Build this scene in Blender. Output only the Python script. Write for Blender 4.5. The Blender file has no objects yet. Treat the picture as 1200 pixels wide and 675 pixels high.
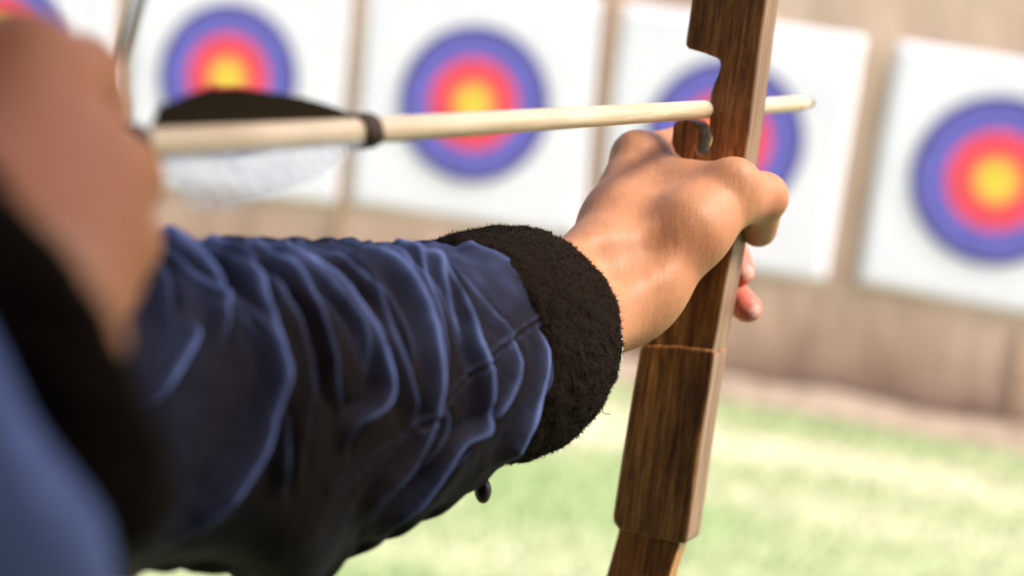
import bpy, bmesh, math, random
import numpy as np
from mathutils import Vector, Matrix

random.seed(7); rng = np.random.default_rng(7)
scene = bpy.context.scene
R = math.radians

# ------------------------------------------------------------------ camera
CAM_H = 1.45
PITCH, ROLL = R(7.4), R(7.5)
FPX = 70/36*1200                       # focal length in pixels of the 1200 px photograph
f_ = np.array([0, math.cos(PITCH), -math.sin(PITCH)])
r0 = np.array([1., 0, 0]); u0 = np.array([0, math.sin(PITCH), math.cos(PITCH)])
cr = math.cos(ROLL)*r0 + math.sin(ROLL)*u0
cu = math.cos(ROLL)*u0 - math.sin(ROLL)*r0
CW = np.stack([cr, -cu, f_], 1)        # columns: camera right, down, forward
C0 = np.array([0, 0, CAM_H])
cam_d = bpy.data.cameras.new('camera'); cam = bpy.data.objects.new('camera', cam_d)
scene.collection.objects.link(cam); scene.camera = cam
cam.matrix_world = Matrix(((cr[0], cu[0], -f_[0], 0), (cr[1], cu[1], -f_[1], 0), (cr[2], cu[2], -f_[2], CAM_H), (0, 0, 0, 1)))
cam_d.lens = 70; cam_d.sensor_width = 36; cam_d.clip_start = 0.01; cam_d.clip_end = 500
cam_d.dof.use_dof = True; cam_d.dof.focus_distance = 0.84; cam_d.dof.aperture_fstop = 6.3
cam_d.dof.aperture_blades = 0

# ------------------------------------------------------------------ light
SUN_EL, SUN_AZ = R(52), R(112)         # azimuth from +Y towards +X
w = bpy.data.worlds.new('World'); scene.world = w; w.use_nodes = True
nt = w.node_tree; nt.nodes.clear()
sky = nt.nodes.new('ShaderNodeTexSky'); sky.sky_type = 'NISHITA'; sky.sun_disc = False
sky.sun_elevation = SUN_EL; sky.sun_rotation = SUN_AZ; sky.air_density = 0.7; sky.dust_density = 6.0; sky.ozone_density = 1.0
bg = nt.nodes.new('ShaderNodeBackground'); bg.inputs[1].default_value = 0.13
wo = nt.nodes.new('ShaderNodeOutputWorld')
nt.links.new(sky.outputs[0], bg.inputs[0]); nt.links.new(bg.outputs[0], wo.inputs[0])
sd = bpy.data.lights.new('sun', 'SUN'); sd.energy = 1.5; sd.angle = R(12); sd.color = (1, .96, .90)
sun = bpy.data.objects.new('sun', sd); scene.collection.objects.link(sun)
sdir = Vector((math.sin(SUN_AZ)*math.cos(SUN_EL), math.cos(SUN_AZ)*math.cos(SUN_EL), math.sin(SUN_EL)))
sun.rotation_euler = sdir.to_track_quat('Z', 'Y').to_euler()
scene.view_settings.view_transform = 'Standard'; scene.view_settings.look = 'None'
scene.view_settings.exposure = 1.38; scene.view_settings.gamma = 1

# ------------------------------------------------------------------ helpers
def cam2w(p):
    p = np.asarray(p, float); return p @ CW.T + C0
def px(x, y, z):                        # a point at image position x, y and depth z, in camera axes (metres)
    return np.array([(x-600)/FPX*z, (y-337.5)/FPX*z, z])
def pw(x, y, z): return cam2w(px(x, y, z))
def proj(pc): return 600+pc[..., 0]/pc[..., 2]*FPX, 337.5+pc[..., 1]/pc[..., 2]*FPX
def ray_plane(x, y, p0, n):
    d = CW @ np.array([(x-600)/FPX, (y-337.5)/FPX, 1.0])
    return C0 + d*(np.dot(p0-C0, n)/np.dot(d, n))

def tag(o, label=None, cat=None, group=None, kind=None):
    if label: o['label'] = label
    if cat: o['category'] = cat
    if group: o['group'] = group
    if kind: o['kind'] = kind
    return o
def empty(name, loc):
    o = bpy.data.objects.new(name, None); scene.collection.objects.link(o); o.location = loc
    o.empty_display_size = .05; return o
ROOTS = {}
def link(name, me, mat, parent=None, smooth=True):
    o = bpy.data.objects.new(name, me); scene.collection.objects.link(o)
    if mat: me.materials.append(mat)
    if parent:
        o.parent = parent
    if smooth: me.polygons.foreach_set('use_smooth', np.ones(len(me.polygons), bool))
    return o
def root_loc(parent):
    l = np.zeros(3)
    while parent: l = l+np.array(parent.location); parent = parent.parent
    return l
def mesh_np(name, V, F, mat, parent=None, smooth=True):
    """V in world space; F = list/array of faces (all same length) or list of arrays"""
    V = np.asarray(V, float) - root_loc(parent)
    me = bpy.data.meshes.new(name)
    groups = F if isinstance(F, list) and len(F) and isinstance(F[0], np.ndarray) and F[0].ndim == 2 else [np.asarray(F)]
    loops = np.concatenate([g.ravel() for g in groups]); tot = np.concatenate([np.full(len(g), g.shape[1]) for g in groups])
    st = np.concatenate([[0], np.cumsum(tot)[:-1]])
    me.vertices.add(len(V)); me.vertices.foreach_set('co', V.astype(np.float32).ravel())
    me.loops.add(len(loops)); me.loops.foreach_set('vertex_index', loops.astype(np.int32))
    me.polygons.add(len(tot)); me.polygons.foreach_set('loop_start', st.astype(np.int32)); me.polygons.foreach_set('loop_total', tot.astype(np.int32))
    me.update(); me.validate()
    return link(name, me, mat, parent, smooth)
def attr(o, name, vals):
    a = o.data.attributes.new(name, 'FLOAT', 'POINT'); a.data.foreach_set('value', np.asarray(vals, np.float32))

def grid_faces(nu, nv, closed_v=True):
    i = np.arange(nu-1)[:, None]; j = np.arange(nv if closed_v else nv-1)[None, :]
    a = i*nv+j; b = i*nv+(j+1) % nv; c = (i+1)*nv+(j+1) % nv; d = (i+1)*nv+j
    return np.stack([a, b, c, d], -1).reshape(-1, 4)

def spline(pts, n):                     # Catmull-Rom through rows of pts
    P = np.asarray(pts, float); P = np.vstack([2*P[0]-P[1], P, 2*P[-1]-P[-2]])
    m = len(P)-3; t = np.linspace(0, m-1e-9, n); k = t.astype(int); u = (t-k)[:, None]
    a, b, c, d = P[k], P[k+1], P[k+2], P[k+3]
    return .5*((2*b)+(c-a)*u+(2*a-5*b+4*c-d)*u**2+(3*b-a-3*c+d)*u**3)

def tube(path, radii, nv=24, cap=True):  # world-space tube
    P = np.asarray(path, float); n = len(P); T = np.gradient(P, axis=0); T /= np.linalg.norm(T, axis=1)[:, None]
    ref = np.array([0, 0, 1.]) if abs(T[0, 2]) < .9 else np.array([1., 0, 0])
    A = np.zeros_like(P); a = np.cross(T[0], ref); a /= np.linalg.norm(a)
    for i in range(n):
        a = a-T[i]*np.dot(a, T[i]); a /= np.linalg.norm(a); A[i] = a
    B = np.cross(T, A); th = np.linspace(0, 2*np.pi, nv, endpoint=False)
    r = np.broadcast_to(np.asarray(radii, float), (n,))
    V = P[:, None]+r[:, None, None]*(np.cos(th)[None, :, None]*A[:, None]+np.sin(th)[None, :, None]*B[:, None])
    V = V.reshape(-1, 3); F = [grid_faces(n, nv)]
    if cap:
        V = np.vstack([V, P[0], P[-1]]); j = np.arange(nv); k = (j+1) % nv
        F.append(np.stack([k, j, np.full(nv, n*nv)], 1)); o = (n-1)*nv
        F.append(np.stack([o+j, o+k, np.full(nv, n*nv+1)], 1))
    return V, F

# value noise (vectorised), for real surface relief
_tab = rng.random((64, 64, 64))
def vnoise(p, s):
    q = p*s; i = np.floor(q).astype(int); f = q-i; f = f*f*(3-2*f); o = 0
    for a in (0, 1):
        for b in (0, 1):
            for c in (0, 1):
                wgt = (f[..., 0] if a else 1-f[..., 0])*(f[..., 1] if b else 1-f[..., 1])*(f[..., 2] if c else 1-f[..., 2])
                o = o+wgt*_tab[(i[..., 0]+a) % 64, (i[..., 1]+b) % 64, (i[..., 2]+c) % 64]
    return o*2-1

# signed-distance modelling: smooth union of tapered capsules, meshed with surface nets
def smin(a, b, k):
    h = np.clip(.5+.5*(b-a)/k, 0, 1); return b*(1-h)+a*h-k*h*(1-h)
def d_cap(P, a, b, ra, rb):
    a = np.asarray(a, float); b = np.asarray(b, float); ab = b-a
    t = np.clip(((P-a)@ab)/max(ab@ab, 1e-12), 0, 1)
    return np.linalg.norm(P-(a+t[..., None]*ab), axis=-1)-(ra+(rb-ra)*t)
def d_ell(P, c, M, r):                  # ellipsoid, M rows = axes
    q = (P-np.asarray(c))@np.asarray(M).T; r = np.asarray(r); k0 = np.linalg.norm(q/r, axis=-1); k1 = np.linalg.norm(q/r**2, axis=-1)
    return k0*(k0-1)/np.maximum(k1, 1e-9)
def surf_nets(fn, lo, hi, h):
    lo = np.asarray(lo, float); n = np.ceil((np.asarray(hi)-lo)/h).astype(int)+1
    ax = [lo[i]+h*np.arange(n[i]) for i in range(3)]
    D = np.empty(n)
    for i in range(n[0]):
        g = np.stack(np.meshgrid([ax[0][i]], ax[1], ax[2], indexing='ij'), -1)[0]
        D[i] = fn(g)
    S = D < 0
    c = np.zeros(n-1, int); acc = np.zeros(tuple(n-1)+(3,)); cnt = np.zeros(n-1)
    off = [(a, b, d) for a in (0, 1) for b in (0, 1) for d in (0, 1)]
    sl = lambda o: tuple(slice(o[i], o[i]+n[i]-1) for i in range(3))
    for o1 in off:
        for k in range(3):
            if o1[k]: continue
            o2 = list(o1); o2[k] = 1; o2 = tuple(o2)
            d1, d2 = D[sl(o1)], D[sl(o2)]; m = (d1 < 0) != (d2 < 0)
            t = np.where(m, d1/np.where(m, d1-d2, 1), 0)
            for q in range(3):
                acc[..., q] += np.where(m, o1[q]+(t if q == k else 0), 0)
            cnt += m
    act = cnt > 0; idx = -np.ones(n-1, int); idx[act] = np.arange(act.sum())
    base = np.argwhere(act); V = lo+h*(base+acc[act]/cnt[act][:, None])
    F = []
    for k in range(3):
        a, b = (k+1) % 3, (k+2) % 3
        s1 = [slice(1, n[i]-1) for i in range(3)]; s1[k] = slice(0, n[k]-1); s2 = list(s1); s2[k] = slice(1, n[k])
        A_, B_ = S[tuple(s1)], S[tuple(s2)]
        pts = np.argwhere(A_ != B_); ori = A_[tuple(pts.T)]
        st = np.array([s.start for s in s1]); pts = pts+st
        ea = np.zeros(3, int); ea[a] = 1; eb = np.zeros(3, int); eb[b] = 1
        q = np.stack([idx[tuple((pts-ea-eb).T)], idx[tuple((pts-eb).T)], idx[tuple(pts.T)], idx[tuple((pts-ea).T)]], 1)
        q[~ori] = q[~ori][:, ::-1]; F.append(q)
    F = np.concatenate(F); F = F[(F >= 0).all(1)]
    return V, F
def sdf_list(prims):
    def fn(P):
        D = None
        for p in prims:
            if isinstance(p[0], str): d = d_ell(P, p[1], p[2], p[3]); k = p[4]
            else: d = d_cap(P, p[0], p[1], p[2], p[3]); k = p[4]
            D = d if D is None else smin(D, d, k)
        return D
    return fn

# ------------------------------------------------------------------ materials
def mat(name, col=(.5, .5, .5), rough=.6, **kw):
    m = bpy.data.materials.new(name); m.use_nodes = True; b = m.node_tree.nodes['Principled BSDF']
    b.inputs['Base Color'].default_value = (*col, 1); b.inputs['Roughness'].default_value = rough
    for k, v in kw.items():
        b.inputs[k.replace('_', ' ')].default_value = v
    return m, m.node_tree, b
def N(nt, t, **kw):
    n = nt.nodes.new(t)
    for k, v in kw.items():
        if k in n.inputs: n.inputs[k].default_value = v
        else: setattr(n, k, v)
    return n
def noise(nt, scale, vec=None, detail=4, rough=.55, dist=0):
    n = N(nt, 'ShaderNodeTexNoise'); n.inputs['Scale'].default_value = scale; n.inputs['Detail'].default_value = detail
    n.inputs['Roughness'].default_value = rough; n.inputs['Distortion'].default_value = dist
    if vec: nt.links.new(vec, n.inputs['Vector'])
    return n
def coord(nt, scale=(1, 1, 1), rot=(0, 0, 0), kind='Object'):
    tc = N(nt, 'ShaderNodeTexCoord'); mp = N(nt, 'ShaderNodeMapping'); mp.inputs['Scale'].default_value = scale
    mp.inputs['Rotation'].default_value = rot
    nt.links.new(tc.outputs[kind], mp.inputs[0]); return mp.outputs[0]
def ramp(nt, fac, stops, interp='LINEAR'):
    r = N(nt, 'ShaderNodeValToRGB'); r.color_ramp.interpolation = interp; e = r.color_ramp.elements
    while len(e) < len(stops): e.new(.5)
    for i, (p, c) in enumerate(stops): e[i].position = p; e[i].color = (*c, 1) if len(c) == 3 else c
    nt.links.new(fac, r.inputs[0]); return r
def bump(nt, b, h, strength, dist, prev=None):
    n = N(nt, 'ShaderNodeBump'); n.inputs['Strength'].default_value = strength; n.inputs['Distance'].default_value = dist
    nt.links.new(h, n.inputs['Height'])
    if prev: nt.links.new(prev, n.inputs['Normal'])
    nt.links.new(n.outputs[0], b.inputs['Normal']); return n.outputs[0]
def mix(nt, fac, a, b, blend='MIX'):
    m = N(nt, 'ShaderNodeMix'); m.data_type = 'RGBA'; m.blend_type = blend
    for s, v in ((0, fac), (6, a), (7, b)):
        if isinstance(v, (int, float)): m.inputs[s].default_value = v
        elif isinstance(v, tuple): m.inputs[s].default_value = (*v, 1)
        else: nt.links.new(v, m.inputs[s])
    return m.outputs[2]
def mth(nt, op, a, b=None, c=None):
    m = N(nt, 'ShaderNodeMath'); m.operation = op
    for i, v in enumerate((a, b, c)):
        if v is None: continue
        if isinstance(v, (int, float)): m.inputs[i].default_value = v
        else: nt.links.new(v, m.inputs[i])
    return m.outputs[0]

# skin
M_skin, t, b = mat('skin', (.5, .27, .17), .5)
b.inputs['Subsurface Weight'].default_value = .10; b.inputs['Subsurface Radius'].default_value = (1, .35, .18); b.inputs['Subsurface Scale'].default_value = .004
b.inputs['Specular IOR Level'].default_value = .3
v = coord(t); n1 = noise(t, 28, v, 3); n2 = noise(t, 1500, v, 2)
mt = noise(t, 190, v, 4, .7)
base = ramp(t, mix(t, .35, n1.outputs[0], mt.outputs[0]), [(.3, (.38, .155, .072)), (.55, (.50, .225, .11)), (.75, (.53, .19, .10))]) if True else ramp(t, n1.outputs[0], [(.3, (.47, .225, .115)), (.55, (.60, .32, .18)), (.75, (.62, .27, .165))])
at = N(t, 'ShaderNodeAttribute'); at.attribute_name = 'rosy'
c1 = mix(t, at.outputs['Fac'], base.outputs[0], (.62, .17, .12))
aw = N(t, 'ShaderNodeAttribute'); aw.attribute_name = 'warm_shade'
c1 = mix(t, aw.outputs['Fac'], c1, (.42, .14, .05))  # warm shade of the drawing hand, painted into the skin colour
an = N(t, 'ShaderNodeAttribute'); an.attribute_name = 'nail'
c2 = mix(t, an.outputs['Fac'], c1, (.72, .40, .34))
t.links.new(c2, b.inputs['Base Color'])
t.links.new(mth(t, 'SUBTRACT', .52, mth(t, 'MULTIPLY', an.outputs['Fac'], .3)), b.inputs['Roughness'])
vor = N(t, 'ShaderNodeTexVoronoi'); vor.inputs['Scale'].default_value = 900; vor.feature = 'DISTANCE_TO_EDGE'
t.links.new(coord(t, (1, 1, .6), (.2, .4, .3)), vor.inputs['Vector'])
n = bump(t, b, vor.outputs['Distance'], .22, .0006)
# fine skin creases near the wrist
n = bump(t, b, noise(t, 260, coord(t, (1, .25, .25), (0, .1, .5)), 3).outputs[0], .4, .0010, n)

# wood of the bow
def wood(name, dark, mid, light, rough, coat, along=(340, 340, 26), sc=1.0, blotch=.36, pore=.6):
    m, t, b = mat(name, mid, rough); b.inputs['Coat Weight'].default_value = coat; b.inputs['Coat Roughness'].default_value = .22
    v = coord(t, along); g = noise(t, sc, v, 6, .65, .6); big = noise(t, 26, coord(t, (1, 1, .35)), 5, .7)
    pores = noise(t, 3.2, coord(t, tuple(a*1.3 for a in along[:2])+(along[2]*4,)), 2)
    c = ramp(t, g.outputs[0], [(.33, dark), (.52, mid), (.72, light)])
    bl = ramp(t, big.outputs[0], [(.35, (blotch,)*3), (.58, (1, 1, 1)), (.75, (1.4, 1.3, 1.15) if blotch < .5 else (1.03, 1.02, 1))])
    c2 = mix(t, 1.0, c.outputs[0], bl.outputs[0], 'MULTIPLY')
    pr = ramp(t, pores.outputs[0], [(.3, (.35, .3, .28)), (.42, (1, 1, 1))])
    c3 = mix(t, pore, c2, pr.outputs[0], 'MULTIPLY'); t.links.new(c3, b.inputs['Base Color'])
    nn = bump(t, b, g.outputs[0], .5, .0006); bump(t, b, pores.outputs[0], .35, .0005, nn)
    rr = ramp(t, big.outputs[0], [(.3, (rough*.8,)*3), (.7, (min(1, rough*1.4),)*3)]); t.links.new(rr.outputs[0], b.inputs['Roughness'])
    return m
M_riser = wood('dark_walnut', (.11, .036, .008), (.36, .145, .033), (.66, .34, .095), .5, .06)
M_limb = wood('amber_maple', (.24, .075, .015), (.52, .20, .045), (.66, .31, .085), .35, .5)
M_shaft = wood('pale_shaft_wood', (.52, .38, .23), (.66, .51, .34), (.74, .62, .46), .42, .25, (300, 10, 300), 1.0, .9, .25)
M_side = wood('pale_side_wood', (.16, .085, .045), (.29, .175, .105), (.42, .29, .20), .5, .2, (300, 300, 9), 1.0, .75, .4)  # paler wood for the right-hand side faces

# sleeve cloth: navy brushed cotton with brown shade and blue highlights painted in
M_cloth, t, b = mat('navy_brushed_cotton', (.02, .02, .05), .75)
at = N(t, 'ShaderNodeAttribute'); at.attribute_name = 'cloth_light'
v = coord(t); nb = noise(t, 60, v, 5, .6)
wr = ramp(t, nb.outputs[0], [(.3, (.75, .75, .75)), (.7, (1.2, 1.2, 1.2))])
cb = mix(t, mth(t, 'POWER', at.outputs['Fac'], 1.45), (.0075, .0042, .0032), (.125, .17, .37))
cb = mix(t, 1.0, cb, wr.outputs[0], 'MULTIPLY'); t.links.new(cb, b.inputs['Base Color'])
b.inputs['Sheen Weight'].default_value = .03; b.inputs['Sheen Roughness'].default_value = .3; b.inputs['Sheen Tint'].default_value = (.28, .42, 1, 1)
b.inputs['Specular IOR Level'].default_value = .06
wv = noise(t, 1400, v, 2); nn = bump(t, b, wv.outputs[0], .5, .0008)
w1 = N(t, 'ShaderNodeTexWave'); w1.inputs['Scale'].default_value = 420; w1.inputs['Distortion'].default_value = 1.5
t.links.new(coord(t, (1, 1, 1), (.3, .6, .7)), w1.inputs['Vector']); bump(t, b, w1.outputs['Fac'], .25, .0005, nn)

M_fleece, t, b = mat('brown_black_fleece', (.010, .0052, .0020), .95)
b.inputs['Sheen Weight'].default_value = .03; b.inputs['Sheen Tint'].default_value = (.5, .4, .35, 1); b.inputs['Specular IOR Level'].default_value = .1
bump(t, b, noise(t, 700, coord(t), 3).outputs[0], 1, .002)
M_button, _, _ = mat('dark_button', (.02, .012, .008), .35)
M_silver, _, _ = mat('silver', (.85, .86, .9), .18, Metallic=1.0)
M_hair, t, b = mat('dark_hair', (.02, .012, .008), .45); bump(t, b, noise(t, 1, coord(t, (500, 500, 20)), 3).outputs[0], .8, .003)
M_trouser, t, b = mat('grey_trousers', (.06, .06, .07), .85)
M_shoe, _, _ = mat('dark_leather', (.04, .03, .025), .45)
M_eye, _, _ = mat('eye_white', (.7, .68, .65), .3)

M_feather_d, t, b = mat('dark_feather', (.016, .010, .003), .85, Specular_IOR_Level=.1); bump(t, b, noise(t, 1, coord(t, (900, 60, 900)), 2).outputs[0], .6, .0008)
M_feather_w, t, b = mat('white_feather', (.62, .67, .78), .7)
b.inputs['Transmission Weight'].default_value = 0
tr = N(t, 'ShaderNodeBsdfTranslucent'); tr.inputs[0].default_value = (.6, .66, .8, 1); ms = N(t, 'ShaderNodeMixShader'); ms.inputs[0].default_value = .45
tp = N(t, 'ShaderNodeBsdfTransparent'); ms2 = N(t, 'ShaderNodeMixShader'); out = t.nodes['Material Output']
t.links.new(b.outputs[0], ms.inputs[1]); t.links.new(tr.outputs[0], ms.inputs[2])
bb = noise(t, 1, coord(t, (60, 900, 60)), 2); rp = ramp(t, bb.outputs[0], [(.35, (.45, .45, .45)), (.6, (.92, .92, .92))])
t.links.new(rp.outputs[0], ms2.inputs[0]); t.links.new(ms.outputs[0], ms2.inputs[1]); t.links.new(tp.outputs[0], ms2.inputs[2]); t.links.new(ms2.outputs[0], out.inputs[0])
M_thread, t, b = mat('dark_thread', (.05, .025, .012), .7); bump(t, b, noise(t, 1, coord(t, (400, 2500, 400)), 1).outputs[0], .8, .0008)
M_string, _, _ = mat('brown_bowstring', (.06, .04, .028), .7)
M_point, _, _ = mat('steel_point', (.03, .028, .03), .45)
M_nock, _, _ = mat('pale_nock', (.75, .72, .66), .4)

# background
M_paper, t, b = mat('white_target_paper', (.80, .83, .86), .8)
npz = noise(t, 6, coord(t), 4); pr = ramp(t, npz.outputs[0], [(.3, (.85, .85, .925)), (.7, (.89, .89, .95))]); t.links.new(pr.outputs[0], b.inputs['Base Color'])
def face_mat():
    m, t, b = mat('printed_rings', (.5, .5, .5), .7)
    tc = N(t, 'ShaderNodeTexCoord'); ln = N(t, 'ShaderNodeVectorMath', operation='LENGTH'); t.links.new(tc.outputs['Object'], ln.inputs[0])
    r = mth(t, 'DIVIDE', ln.outputs['Value'], .32)
    Y, RR, B, K = (.88, .70, .07), (.90, .075, .10), (.16, .15, .60), (.05, .04, .18)
    st = [(0, (.80, .66, .05)), (.02, Y), (.12, (.7, .5, .04)), (.13, (.92, .62, .09)), (.21, (.95, .36, .08)), (.30, RR), (.46, (.6, .05, .1)), (.47, (.92, .09, .18)), (.59, (.30, .06, .3)), (.60, B), (.77, (.05, .06, .4)), (.785, (.15, .14, .52)), (.93, K)]
    rp = ramp(t, r, st, 'CONSTANT')
    wrn = noise(t, 9, tc.outputs['Object'], 4); wp = ramp(t, wrn.outputs[0], [(.3, (.85, .85, .85)), (.65, (1.08, 1.08, 1.08))])
    c = mix(t, 1.0, rp.outputs[0], wp.outputs[0], 'MULTIPLY'); t.links.new(c, b.inputs['Base Color']); return m
M_face = face_mat()
M_wall, t, b = mat('beige_plaster', (.5, .4, .32), .9)
g1 = noise(t, 1.2, coord(t, (1, 1, .35)), 5, .6); g2 = noise(t, 14, coord(t, (1, 1, .15)), 4)
c1 = ramp(t, g1.outputs[0], [(.3, (.52, .375, .285)), (.5, (.65, .48, .375)), (.7, (.73, .56, .46))])
c2 = ramp(t, g2.outputs[0], [(.3, (.82, .80, .78)), (.7, (1.1, 1.08, 1.06))]); cc = mix(t, 1.0, c1.outputs[0], c2.outputs[0], 'MULTIPLY')
sx = N(t, 'ShaderNodeSeparateXYZ'); t.links.new(coord(t), sx.inputs[0])
hh = mth(t, 'ADD', sx.outputs['Z'], mth(t, 'MULTIPLY', noise(t, 5, coord(t), 3).outputs[0], .25))
dirt = ramp(t, hh, [(.16, (.42, .36, .33)), (.42, (.8, .76, .74)), (.62, (1, 1, 1))]); cc = mix(t, 1.0, cc, dirt.outputs[0], 'MULTIPLY'); t.links.new(cc, b.inputs['Base Color'])
bump(t, b, g2.outputs[0], .4, .02)
M_batten, t, b = mat('tan_batten', (.46, .30, .19), .8)
c1 = ramp(t, noise(t, 1, coord(t, (30, 30, 2)), 4).outputs[0], [(.3, (.36, .23, .145)), (.7, (.52, .36, .24))]); t.links.new(c1.outputs[0], b.inputs['Base Color'])
def dry_sunlit(t, p):                          # random pale patches plus a sunlit strip painted parallel to the wall
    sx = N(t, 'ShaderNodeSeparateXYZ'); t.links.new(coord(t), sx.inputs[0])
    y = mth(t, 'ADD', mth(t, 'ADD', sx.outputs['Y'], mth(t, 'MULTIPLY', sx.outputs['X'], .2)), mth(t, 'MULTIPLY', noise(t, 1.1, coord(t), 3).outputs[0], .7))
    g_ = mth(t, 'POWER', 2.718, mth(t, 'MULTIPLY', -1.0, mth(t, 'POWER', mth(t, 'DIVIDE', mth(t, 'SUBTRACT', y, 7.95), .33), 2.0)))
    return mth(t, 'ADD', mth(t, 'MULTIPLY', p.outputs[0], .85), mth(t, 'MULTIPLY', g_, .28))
M_shed, t, b = mat('dark_shade_boards', (.07, .045, .03), .8)
c1 = ramp(t, noise(t, 1, coord(t, (12, 12, 1.5)), 4).outputs[0], [(.3, (.05, .03, .02)), (.7, (.10, .065, .04))]); t.links.new(c1.outputs[0], b.inputs['Base Color'])
M_ground, t, b = mat('dry_sunlit_lawn', (.2, .25, .1), .95)
p1 = noise(t, .55, coord(t, (1, 1.6, 1)), 4, .6); p2 = noise(t, 14, coord(t), 4)
c1 = ramp(t, dry_sunlit(t, p1), [(.36, (.26, .33, .16)), (.5, (.39, .41, .26)), (.62, (.52, .50, .36))])
c2 = ramp(t, p2.outputs[0], [(.3, (.75, .8, .7)), (.7, (1.15, 1.12, 1.1))]); t.links.new(mix(t, 1.0, c1.outputs[0], c2.outputs[0], 'MULTIPLY'), b.inputs['Base Color'])
bump(t, b, p2.outputs[0], .6, .03)
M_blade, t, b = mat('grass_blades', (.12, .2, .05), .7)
p1 = noise(t, .55, coord(t, (1, 1.6, 1)), 4, .6)
c1 = ramp(t, dry_sunlit(t, p1), [(.36, (.20, .33, .12)), (.5, (.35, .40, .21)), (.62, (.50, .48, .32))]); t.links.new(c1.outputs[0], b.inputs['Base Color'])
M_soil, t, b = mat('brown_soil', (.16, .11, .08), 1.0)
c1 = ramp(t, noise(t, 7, coord(t), 5).outputs[0], [(.3, (.20, .145, .105)), (.7, (.42, .33, .25))]); t.links.new(c1.outputs[0], b.inputs['Base Color'])

# ------------------------------------------------------------------ ground
def box_np(c, ax, half):
    c = np.asarray(c); V = []
    for i in (-1, 1):
        for j in (-1, 1):
            for k in (-1, 1): V.append(c+i*half[0]*ax[0]+j*half[1]*ax[1]+k*half[2]*ax[2])
    F = np.array([[0, 1, 3, 2], [4, 6, 7, 5], [0, 4, 5, 1], [2, 3, 7, 6], [0, 2, 6, 4], [1, 5, 7, 3]]); return np.array(V), F
def bevel_obj(o, wd, seg=2, ang=35):
    m = o.modifiers.new('bevel', 'BEVEL'); m.width = wd; m.segments = seg; m.limit_method = 'ANGLE'; m.angle_limit = R(ang)
    m.harden_normals = False
    return o
g = 300; SHY = .2  # front edge of the added canopy; sets where its shade ends
o = mesh_np('ground', [[-g, -g, 0], [g, -g, 0], [g, g, 0], [-g, g, 0]], [[0, 1, 2, 3]], M_ground, None, False); tag(o, kind='structure', label='pale patchy dryish lawn with a painted sunlit strip')

WY, WYAW = 9.0, R(14)
wn = np.array([-math.sin(WYAW), -math.cos(WYAW), 0]); wr_ = np.array([math.cos(WYAW), -math.sin(WYAW), 0]); WP = np.array([0, WY, 0]); UP = np.array([0, 0, 1.])
V, F = box_np(WP-wn*.12+UP*1.7, (wr_, wn, UP), (9, .12, 1.75))
# wall with gentle relief on its face
nx, nz = 260, 60
xs = np.linspace(-9, 9, nx); zs = np.linspace(-.05, 3.45, nz)
G = WP+xs[:, None, None]*wr_+zs[None, :, None]*UP; G = G.reshape(-1, 3); G = G+wn*(.012*vnoise(G, 2.3)+.006*vnoise(G, 9))[:, None]+wn*.02
Fg = grid_faces(nx, nz, False)
wall = mesh_np('plaster_wall', np.vstack([V, G]), [F, Fg+8], M_wall, None, False)
tag(wall, 'long beige plaster wall with dirty foot behind the row of targets', 'wall')
# soil strip along the wall foot
nx, ny = 200, 14; xs = np.linspace(-9, 9, nx); ys = np.linspace(0, 1, ny)
G = (WP+xs[:, None, None]*wr_+(.05+ys[None, :, None]*.34)*wn).reshape(-1, 3)
yy = np.tile(ys, nx); G[:, 2] = .06*(1-yy)**1.5+.004+.02*vnoise(G, 6)*(1-yy)-.03*(yy > .97)
o = mesh_np('soil_bank', G, grid_faces(nx, ny, False), M_soil); tag(o, kind='structure', label='brown bare soil strip along the foot of the wall')
# grass blades
nb = 60000
bx = rng.uniform(-4.2, 4.2, nb); by = 2.6+6.2*rng.random(nb)**.8
keep = (np.stack([bx, by, 0*bx], 1)-WP)@wn > .36; bx, by = bx[keep], by[keep]; nb = len(bx)
hgt = rng.uniform(.015, .05, nb); a = rng.uniform(0, 6.28, nb); wd = .0035; ln = rng.normal(0, .4, (nb, 2))*hgt[:, None]
B0 = np.stack([bx-np.cos(a)*wd, by-np.sin(a)*wd, 0*bx-.002], 1); B1 = np.stack([bx+np.cos(a)*wd, by+np.sin(a)*wd, 0*bx-.002], 1)
B2 = np.stack([bx+ln[:, 0], by+ln[:, 1], hgt], 1)
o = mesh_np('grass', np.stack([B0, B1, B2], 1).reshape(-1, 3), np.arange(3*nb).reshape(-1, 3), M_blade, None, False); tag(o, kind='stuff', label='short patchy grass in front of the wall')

# unseen canopy and walls added to shade the archer (behind and above the camera)
sh_r = empty('added_shelter', (0, -1.6, 0)); tag(sh_r, 'unseen timber canopy and walls added to shade the shooting line', 'added_shelter')
rz = lambda y: 2.45+.06*(y+4)
V = []
for y in (-4.2, SHY):
    for x in (-3.7, 3.7):
        for d in (0, .12): V.append((x, y, rz(y)+d))
o = mesh_np('shade_roof', V, [[0, 1, 3, 2], [4, 6, 7, 5], [0, 4, 5, 1], [2, 3, 7, 6], [0, 2, 6, 4], [1, 5, 7, 3]], M_shed, sh_r, False)
V, F = box_np((0, -4.25, 1.2), np.eye(3), (3.5, .05, 1.2)); mesh_np('shade_back_wall', V, F, M_shed, sh_r, False)
for x in (-3.4, 3.4):  # unseen sides, added to darken faces turned to the camera
    V, F = box_np((x, (SHY-4.2)/2, 1.2), np.eye(3), (.03, (SHY+4.1)/2, 1.2)); mesh_np('shade_side_wall', V, F, M_shed, sh_r, False)
for x in (-3.5, 3.5):
    V, F = box_np((x, SHY-.1, 1.34), np.eye(3), (.06, .06, 1.335)); o = mesh_np('post', V, F, M_shed, sh_r, False); bevel_obj(o, .006)  # supports of the added canopy

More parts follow.
